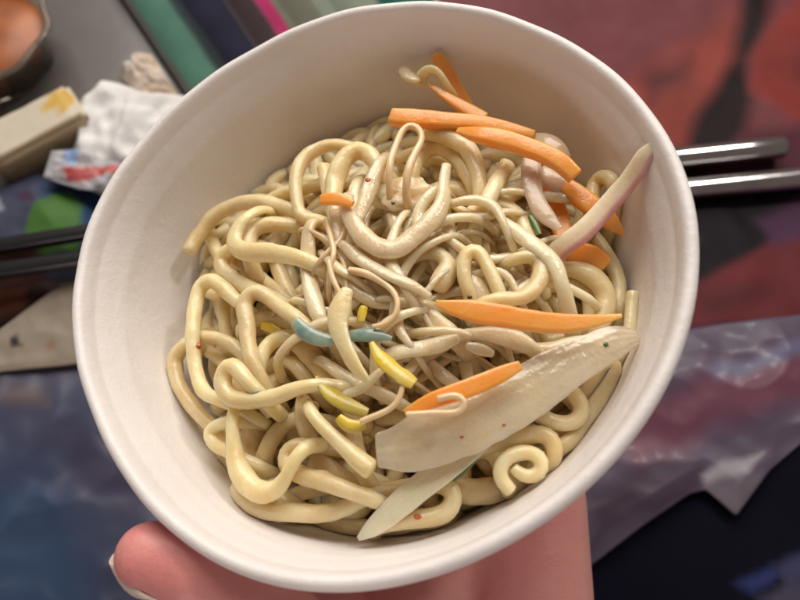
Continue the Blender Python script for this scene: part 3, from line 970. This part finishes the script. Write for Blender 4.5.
for i in range(4):
    wb = wrist + BU * (-1.5 + i * 1.0)
    cap(wb, mcp[i], 1.75, 1.15)
    for k in range(3):
        cap(fing[i][k], fing[i][k + 1], fr[i][k], fr[i][k + 1])
for i in range(3):
    cap((mcp[i] * .9 + wrist * .1), (mcp[i + 1] * .9 + wrist * .1), 1.1, 1.1)
    cap((mcp[i] * .55 + wrist * .45), (mcp[i + 1] * .55 + wrist * .45), 1.5, 1.5)
hyp = [hb(3.05, -3.4, -1.5), hb(3.0, -6.2, -1.4), hb(1.6, -10, -1.9)]
cap(hyp[0], hyp[1], 1.25, 1.5)
cap(hyp[1], hyp[2], 1.5, 1.7)
th_tip, th_mid, th_ip = at_depth(150, 556, 12.3), at_depth(196, 566, 12.45), at_depth(256, 600, 12.9)
th_mcp, th_cmc = at_depth(330, 690, 14.3), hb(-1.8, -8.6, -1.2)
cap(th_tip, th_mid, .62, .84)
cap(th_mid, th_ip, .84, .84)
cap(th_ip, th_mcp, .82, 1.05)
cap(th_mcp, th_cmc, 1.2, 1.8)
cap(th_mcp, hb(-2.6, -5.0, -1.6), 1.0, 1.2)
cap(hb(-2.4, -6.5, -1.5), hb(-1.0, -10.0, -1.8), 1.6, 1.8)
raw = mk("hand_raw", cw(np.vstack(capsV)), capsF, M['skin'])
md = raw.modifiers.new("r", 'REMESH')
md.mode = 'VOXEL'
md.voxel_size = .0010
md = raw.modifiers.new("s", 'SMOOTH')
md.factor = .5
md.iterations = 10
bpy.context.view_layer.update()
dg = bpy.context.evaluated_depsgraph_get()
hm = bpy.data.meshes.new_from_object(raw.evaluated_get(dg))
hm.name = "hand"
hm.polygons.foreach_set("use_smooth", [True] * len(hm.polygons))
hand = bpy.data.objects.new("hand", hm)
COL.objects.link(hand)
hand.location = raw.location
bpy.data.objects.remove(raw)
tag(hand, "bare pink hand holding the paper bowl from below, thumb pressed to its rim", "hand")


def nail(p, q, r, up, length, over, wide=62):
    """curved nail shell on the finger end q; up = direction the nail faces"""
    ax = q - p
    ax /= np.linalg.norm(ax)
    up = up - ax * (up @ ax)
    up /= np.linalg.norm(up)
    sd = np.cross(ax, up)
    V, F = [], []
    nu, nv = 16, 12
    for lay_ in (0, .045):
        for i in range(nv + 1):
            s_ = -length + (length + r + over) * i / nv
            for j in range(nu + 1):
                a = math.radians(-wide + 2 * wide * j / nu)
                edge = (abs(j / nu - .5) * 2) ** 3 * .35 * (i / nv)
                rr__ = (r + .02 + lay_) * (1 - .62 * max(0, s_ / (r + over)) ** 2)
                V.append(q + ax * (s_ - edge) + (up * math.cos(a) + sd * math.sin(a)) * rr__)
    m_ = (nu + 1)
    off_ = (nv + 1) * m_
    for i in range(nv):
        for j in range(nu):
            a_ = i * m_ + j
            F.append((a_, a_ + 1, a_ + m_ + 1, a_ + m_))
            F.append((off_ + a_, off_ + a_ + m_, off_ + a_ + m_ + 1, off_ + a_ + 1))
    for i in range(nv):
        for j in (0, nu):
            a_ = i * m_ + j
            F.append((a_, a_ + m_, off_ + a_ + m_, off_ + a_))
    for j in range(nu):
        for i in (0, nv):
            a_ = i * m_ + j
            F.append((a_, a_ + 1, off_ + a_ + 1, off_ + a_))
    mk("fingernail", cw(np.array(V)), F, M['nail'], parent=hand)


nail(th_mid, th_tip, .64, np.array([-.30, -.86, -.28]), .8, .01, 66)
for i in range(4):
    nail(fing[i][2], fing[i][3], fr[i][3], (fing[i][3] - BASE) * np.array([1, 1, 0]) + BV * 2, .5, .06, 55)

# ---------------------------------------------------------------- things on the table
def inside(px, py, poly):
    poly = np.asarray(poly, float)
    c = np.zeros(px.shape, bool)
    dmin = np.full(px.shape, 1e9)
    n = len(poly)
    for i in range(n):
        x1, y1 = poly[i]
        x2, y2 = poly[(i + 1) % n]
        cond = ((y1 > py) != (y2 > py)) & (px < (x2 - x1) * (py - y1) / ((y2 - y1) if y2 != y1 else 1e-9) + x1)
        c ^= cond
        t_ = np.clip(((px - x1) * (x2 - x1) + (py - y1) * (y2 - y1)) / ((x2 - x1) ** 2 + (y2 - y1) ** 2 + 1e-9), 0, 1)
        dmin = np.minimum(dmin, np.hypot(px - x1 - t_ * (x2 - x1), py - y1 - t_ * (y2 - y1)))
    return np.where(c, dmin, -dmin)


def edge_interp(e, s_):
    e = np.asarray(e, float)
    d = np.r_[0, np.cumsum(np.hypot(*np.diff(e, axis=0).T))]
    return np.stack([np.interp(s_ * d[-1], d, e[:, k]) for k in (0, 1)], -1)


def crumple(x, y, fq, amp, seed, sharp=True):
    v = 0
    p = Vector((x * fq + seed, y * fq, seed * .7))
    if sharp:
        v = (1 - abs(noise.noise(p)) * 2.2) * .6 + (.5 - abs(noise.noise(p * 2.1 + Vector((7, 0, 0))))) * .5 + .15 * noise.noise(p * 5)
    else:
        v = noise.noise(p) + .4 * noise.noise(p * 2.2)
    return amp * v


def sheet(name, top, bot, z, m, nx=70, ny=50, fq=.35, amp=.4, seed=0, paint=None, thick=.03, sharp=True, dome=0, zfun=None, warp=9):
    """cloth, paper or plastic lying on the table between two pixel edge lines"""
    V, pxs = [], []
    for j in range(ny + 1):
        for i in range(nx + 1):
            u_, v_ = i / nx, j / ny
            a = edge_interp(top, np.array(u_))
            b = edge_interp(bot, np.array(u_))
            p = a * (1 - v_) + b * v_
            c = on_table(p[0], p[1], z)
            wq = np.array(cw(c)) * 100
            e = min(1, 6 * min(u_, 1 - u_, v_, 1 - v_) + .15)
            dz = crumple(wq[0], wq[1], fq, amp, seed, sharp) * e
            dz += dome * (math.sin(math.pi * min(1, max(0, u_))) * math.sin(math.pi * v_)) ** .6
            if zfun:
                dz += zfun(u_, v_)
            wq[2] = max(z + dz, z * .5 + .06)
            V.append(wq * .01)
            pxs.append(p)
    F = [(j * (nx + 1) + i, j * (nx + 1) + i + 1, (j + 1) * (nx + 1) + i + 1, (j + 1) * (nx + 1) + i) for j in range(ny) for i in range(nx)]
    cols = None
    pxs = np.array(pxs)
    if paint is not None:
        base, patches = paint
        wx = np.array([noise.noise((x * .03 + seed, y * .03, 3)) for x, y in pxs]) * warp
        wy = np.array([noise.noise((x * .03 + seed, y * .03, 9)) for x, y in pxs]) * warp
        cols = np.tile(lin(base), (len(V), 1))
        for poly, c, soft in patches:
            w = np.clip(inside(pxs[:, 0] + wx, pxs[:, 1] + wy, poly) / soft + .5, 0, 1)[:, None]
            cols = cols * (1 - w) + lin(c) * w
    o = mk(name, V, F, m, cols=cols)
    md_ = o.modifiers.new("thickness", 'SOLIDIFY')
    md_.thickness = thick * .01
    md_.offset = -1
    return o


M['print'] = mat("printed_plastic", (.84, .84, .84), (.60, .56, .56), 34, .55, coat=.0, bump=.10, bscale=120, attr=True, detail=5, spec=.15)
M['cloth'] = mat("woven_cloth", (1, 1, 1), (.8, .8, .8), 60, .85, bump=.2, bscale=900, attr=True, spec=.12)
M['film'] = mat("plastic_film", (1, 1, 1), (.82, .82, .86), 22, .40, coat=.04, bump=.12, bscale=110, spec=.35, attr=True, detail=5)
M['tissue'] = mat("tissue_paper", (.76, .74, .71), (.68, .65, .61), 40, .8, sss=.2, bump=.2, bscale=300)
M['foam'] = mat("food_foam", (1, 1, 1), (.9, .88, .84), 50, .6, bump=.2, bscale=300, attr=True)

red = sheet("printed_sheet", [(440, -60), (620, -60), (880, -60)], [(440, 400), (620, 400), (880, 400)], .12, M['print'], 130, 130, .18, .22, 2, warp=5,
            paint=((118, 62, 68), [
                ([(600, 95), (700, 40), (735, 5), (745, 20), (735, 75), (700, 130), (680, 160), (640, 130)], (142, 66, 58), 26),
                ([(742, -20), (772, -20), (764, 30), (744, 62), (752, 100), (742, 140), (715, 178), (664, 200), (680, 150), (706, 104), (732, 60)], (30, 18, 22), 18),
                ([(640, 82), (692, 58), (682, 85), (650, 102)], (94, 48, 50), 20),
                ([(778, 15), (800, -5), (880, -10), (880, 130), (790, 122), (752, 92), (752, 52)], (134, 54, 50), 12),
                ([(790, 60), (830, 40), (830, 70), (800, 80)], (112, 44, 44), 20),
                ([(700, 180), (740, 135), (800, 125), (880, 130), (880, 190), (700, 200)], (88, 42, 56), 16),
                ([(670, 188), (880, 170), (880, 214), (790, 226), (745, 262), (720, 280), (670, 290)], (22, 16, 26), 14),
                ([(755, 222), (830, 182), (880, 190), (880, 236), (780, 252)], (82, 52, 82), 14),
                ([(670, 300), (742, 258), (790, 240), (880, 246), (880, 330), (690, 342)], (108, 44, 50), 14),
                ([(700, 300), (760, 285), (770, 296), (705, 318)], (88, 38, 44), 18),
                ([(670, 330), (880, 318), (880, 420), (670, 420)], (40, 24, 38), 16),
            ]))
tag(red, "red and black printed plastic sheet under the two steel chopsticks", "printed sheet")

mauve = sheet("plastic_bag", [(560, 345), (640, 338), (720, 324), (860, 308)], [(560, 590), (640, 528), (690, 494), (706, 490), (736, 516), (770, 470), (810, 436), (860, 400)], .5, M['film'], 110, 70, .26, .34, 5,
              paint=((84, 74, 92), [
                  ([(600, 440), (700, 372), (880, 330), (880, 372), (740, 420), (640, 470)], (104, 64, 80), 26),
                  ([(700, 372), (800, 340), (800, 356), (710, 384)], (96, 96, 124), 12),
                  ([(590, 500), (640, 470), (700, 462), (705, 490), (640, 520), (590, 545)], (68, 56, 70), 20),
                  ([(702, 478), (745, 452), (762, 448), (742, 470), (708, 490)], (150, 148, 152), 8),  # silver glint painted into the film's colour
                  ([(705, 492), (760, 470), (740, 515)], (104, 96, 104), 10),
              ]))
tag(mauve, "crinkled mauve grey plastic bag at the right with a folded corner", "plastic bag")

navy = sheet("cloth", [(380, 500), (600, 470), (900, 360)], [(380, 700), (600, 700), (900, 700)], .10, M['cloth'], 80, 60, .14, .5, 8, sharp=False,
             paint=((9, 10, 24), [
                 ([(738, 584), (772, 566), (784, 574), (752, 596)], (44, 52, 96), 10),
                 ([(780, 566), (810, 548), (830, 556), (790, 590)], (60, 62, 92), 12),
                 ([(760, 600), (800, 580), (830, 580), (800, 620)], (70, 68, 86), 14),
             ]))
tag(navy, "dark navy cloth with faint blue blotches at the lower right", "cloth")

blue = sheet("plastic_bag", [(-90, 350), (0, 352), (60, 350), (200, 352), (330, 400)], [(-90, 720), (60, 700), (200, 690), (330, 680)], .6, M['film'], 120, 100, .26, .48, 12,
             paint=((70, 75, 97), [
                 ([(-90, 340), (200, 340), (200, 385), (60, 372), (-90, 380)], (98, 94, 108), 30),
                 ([(5, 388), (45, 384), (50, 408), (10, 412)], (98, 88, 90), 16),
                 ([(-90, 480), (60, 470), (90, 540), (120, 720), (-90, 720)], (56, 76, 106), 60),
                 ([(60, 420), (150, 470), (150, 520), (70, 480)], (72, 70, 92), 30),
             ]))
tag(blue, "crinkled slate blue plastic bag at the lower left beside the thumb", "plastic bag")

# striped folded bag at the top
def stripes_paint(px):
    pass


SW = [(0, .025, (88, 84, 82)), (.025, .15, (74, 112, 98)), (.15, .185, (46, 62, 64)), (.185, .33, (34, 36, 52)), (.33, .42, (62, 52, 56)), (.42, .475, (158, 44, 92)), (.475, .60, (104, 106, 94)), (.60, .82, (122, 130, 118)), (.82, 1.0, (44, 92, 80))]
polys = []
for u0, u1, c in SW:
    f = lambda u, v: (95 + 310 * u + 110 * v, -40 + 165 * v)
    polys.append(([f(u0, -.3), f(u1, -.3), f(u1, 1.3), f(u0, 1.3)], c, 5))
bag = sheet("striped_bag", [(95, -40), (405, -40)], [(205, 125), (515, 125)], .35, M['cloth'], 110, 40, .3, .1, 15, sharp=False,
            paint=((88, 84, 82), polys), warp=2, zfun=lambda u, v: .1 + .30 * abs(math.sin(u * 19)))
tag(bag, "folded bag with teal, navy and magenta stripes behind the bowl", "bag")

# white tissue, upper scrap, wrapper
ts = sheet("tissue", [(78, 92 + 20), (110, 84), (150, 96), (215, 100)], [(70, 188), (100, 196), (150, 200), (220, 200)], .5, M['tissue'], 60, 50, .42, .8, 21, dome=.9)
tag(ts, "large crumpled white tissue against the left of the bowl", "tissue")
ts2 = sheet("tissue", [(118, 76), (138, 54), (152, 56), (160, 66)], [(140, 104), (158, 110), (170, 108), (182, 100)], .4, mat("stained_tissue", (.58, .54, .50), (.46, .33, .22), 60, .8, bump=.2), 40, 40, 1.2, .5, 24, dome=.6)
tag(ts2, "small tissue scrap with brown stains beside the striped bag", "tissue")
wr = sheet("wrapper", [(52, 152), (80, 150), (125, 164)], [(44, 178), (80, 190), (125, 196)], 1.5, M['film'], 50, 40, .8, .35, 31,
           paint=((168, 168, 172), [([(66, 170), (130, 166), (130, 176), (72, 182)], (176, 84, 82), 4), ([(62, 150), (84, 150), (80, 168), (64, 164)], (124, 150, 190), 6)]))
tag(wr, "clear wrapper with a red stripe on the blue snack packet", "wrapper")

# pillow packet, blue with green spot
pk = sheet("snack_packet", [(-40, 205), (0, 188), (40, 172), (110, 186)], [(-40, 300), (0, 296), (60, 286), (110, 280)], .35, M['print'], 60, 50, .5, .18, 41, dome=1.0,
           paint=((70, 75, 97), [
               ([(45, 190), (110, 180), (110, 240), (50, 230)], (44, 76, 118), 14),
               ([(42, 240), (46, 216), (62, 202), (80, 200), (92, 212), (88, 260), (44, 262)], (74, 118, 54), 5),
               ([(4, 208), (14, 206), (16, 220), (8, 222)], (150, 156, 170), 4),
               ([(28, 206), (40, 204), (42, 216), (30, 218)], (76, 58, 78), 5),
               ([(-40, 258), (20, 252), (50, 250), (48, 300), (-40, 310)], (78, 50, 46), 10),
           ]))
tag(pk, "blue snack packet with a green spot under the black chopsticks", "snack packet")

bp_ = sheet("paper_napkin", [(-60, 372), (0, 330), (62, 284), (110, 276)], [(-60, 392), (0, 372), (62, 366), (110, 360)], .9, M['foam'], 40, 30, .8, .12, 45,
            paint=((140, 130, 116), [([(14, 338), (20, 337), (21, 344), (15, 345)], (30, 26, 24), 3), ([(44, 340), (52, 338), (52, 346), (46, 348)], (140, 108, 84), 6)]))
tag(bp_, "beige paper napkin with a small black dot above the slate blue bag", "napkin")
bw = sheet("wrapper", [(-60, 282), (0, 278), (80, 268)], [(-60, 352), (0, 326), (66, 286)], .5, M['print'], 40, 30, .6, .25, 47,
           paint=((62, 46, 44), [([(-20, 284), (28, 280), (26, 306), (-20, 322)], (104, 62, 44), 12)]))
tag(bw, "dark brown wrapper between black chopsticks and beige napkin", "wrapper")

# foam block
def rbox(name, c, sx, sy, sz, rot, m, cols=None, bev=.18):
    bm = bmesh.new()
    bmesh.ops.create_cube(bm, size=1)
    for v in bm.verts:
        v.co = Vector((v.co.x * sx, v.co.y * sy, v.co.z * sz))
    bmesh.ops.bevel(bm, geom=bm.edges[:], offset=bev, segments=3, affect='EDGES')
    bmesh.ops.subdivide_edges(bm, edges=[e for e in bm.edges if e.calc_length() > .5], cuts=7, use_grid_fill=True)
    for v in bm.verts:
        v.co += v.normal * .05 * noise.noise(v.co * 1.7)
    V = [v.co.copy() for v in bm.verts]
    F = [[v.index for v in f.verts] for f in bm.faces]
    bm.free()
    co = np.array([tuple(v) for v in V])
    cc = cols(co) if cols else None
    rz, rx = rot
    R_ = np.array([[math.cos(rz), -math.sin(rz), 0], [math.sin(rz), math.cos(rz), 0], [0, 0, 1]])
    RX = np.array([[1, 0, 0], [0, math.cos(rx), -math.sin(rx)], [0, math.sin(rx), math.cos(rx)]])
    w = (co @ RX.T) @ R_.T + c
    w[:, 2] += .05 - w[:, 2].min()
    return mk(name, w * .01, F, m, cols=cc)


fc = np.array(cw(on_table(42, 138, 1.0))) * 100
fb = rbox("foam_block", fc, 3.9, 2.0, 1.9, (math.radians(36), 0), M['foam'],
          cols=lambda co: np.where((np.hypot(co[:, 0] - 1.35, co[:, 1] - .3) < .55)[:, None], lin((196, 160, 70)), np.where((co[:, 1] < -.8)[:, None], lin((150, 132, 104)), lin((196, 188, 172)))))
tag(fb, "cream foam block with a yellow stain beside the white tissue", "foam block")

# sauce cup
def lathe(prof_, c, m, name, parent=None, n=48, seg=0):
    V, F = [], []
    for r, z in prof_:
        for j in range(n):
            t_ = 2 * math.pi * j / n
            k = 1 + (.03 * math.cos(8 * t_) if seg else 0)
            V.append((c[0] + r * k * math.cos(t_), c[1] + r * k * math.sin(t_), c[2] + z))
    for i in range(len(prof_) - 1):
        for j in range(n):
            k = (j + 1) % n
            F.append((i * n + j, i * n + k, (i + 1) * n + k, (i + 1) * n + j))
    F.append(list(range(n)))
    F.append([(len(prof_) - 1) * n + j for j in range(n)])
    return mk(name, np.array(V) * .01, F, m, parent=parent)


cc_ = np.array(cw(on_table(2, 62, 0))) * 100
M['cup'] = mat("clear_plastic", (.85, .72, .62), rough=.12, trans=.9, ior=1.3, coat=.2)
M['sauce'] = mat("orange_sauce", (.40, .11, .015), (.20, .05, .01), 45, .45, coat=.1)
cup = empty("sauce_cup", Vector(np.array([cc_[0], cc_[1], .05]) * .01))
lathe([(1.8, .05), (2.2, .06), (2.75, 1.9), (2.95, 1.95), (2.95, 2.05), (2.7, 2.05), (2.1, .2), (1.6, .18)], cc_, M['cup'], "cup", cup, seg=1)
lathe([(1.6, .22), (2.06, .24), (2.5, 1.45), (2.44, 1.52), (.6, 1.55), (.05, 1.53)], cc_, M['sauce'], "sauce", cup)
tag(cup, "clear plastic cup of orange brown sauce at the upper left", "sauce cup")

# chopsticks
def stick(name, p, q, r1, r2, m, label, group, sq=2.0, capm=None):
    p, q = np.asarray(p, float), np.asarray(q, float)
    ax = (q - p) / np.linalg.norm(q - p)
    u = np.cross(ax, [0, 0, 1])
    u /= np.linalg.norm(u)
    v = np.cross(u, ax)
    n = 28
    an = np.linspace(0, 2 * math.pi, n, endpoint=False)
    ca = np.sign(np.cos(an)) * np.abs(np.cos(an)) ** (2 / sq)
    sa = np.sign(np.sin(an)) * np.abs(np.sin(an)) ** (2 / sq)
    V, F = [], []
    L_ = np.linalg.norm(q - p)
    st = [(0, .80), (.05, .95), (.12, 1)] + [(L_ * k / 12, 1) for k in range(1, 12)] + [(L_ - .12, 1), (L_ - .05, .95), (L_, .80)]
    for s_, f in st:
        r = (r1 + (r2 - r1) * s_ / L_) * f
        V += [p + ax * s_ + u * r * c + v * r * d for c, d in zip(ca, sa)]
    for i in range(len(st) - 1):
        for j in range(n):
            k = (j + 1) % n
            F.append((i * n + j, i * n + k, (i + 1) * n + k, (i + 1) * n + j))
    F.append(list(range(n)))
    F.append([(len(st) - 1) * n + j for j in range(n)])
    return tag(mk(name, np.array(V) * .01, F, m), label, "chopstick", group)


def tw(px, py, z):
    return np.array(cw(on_table(px, py, z))) * 100


SG = "steel chopsticks at the right"
a, b = tw(783, 147, .75), tw(660, 160, .75)
stick("chopstick", a, a + (b - a) * 3.6, .47, .40, M['steel'], "steel chopstick whose blunt end is in view, farther from the hand", SG)
a, b = tw(860, 172, .75), tw(680, 190, .75)
stick("chopstick", a, a + (b - a) * 2.4, .45, .38, M['steel'], "steel chopstick running out of view at the right edge", SG)
BG = "black chopsticks at the left"
a, b = tw(-60, 256, 1.75), tw(90, 232, 1.75)
stick("chopstick", a, a + (b - a) * 1.8, .30, .24, M['black'], "black chopstick across the green spot of the blue packet", BG, 3)
a, b = tw(-60, 279, 1.75), tw(90, 258, 1.75)
stick("chopstick", a, a + (b - a) * 1.8, .30, .24, M['black'], "black chopstick just above the dark brown wrapper", BG, 3)
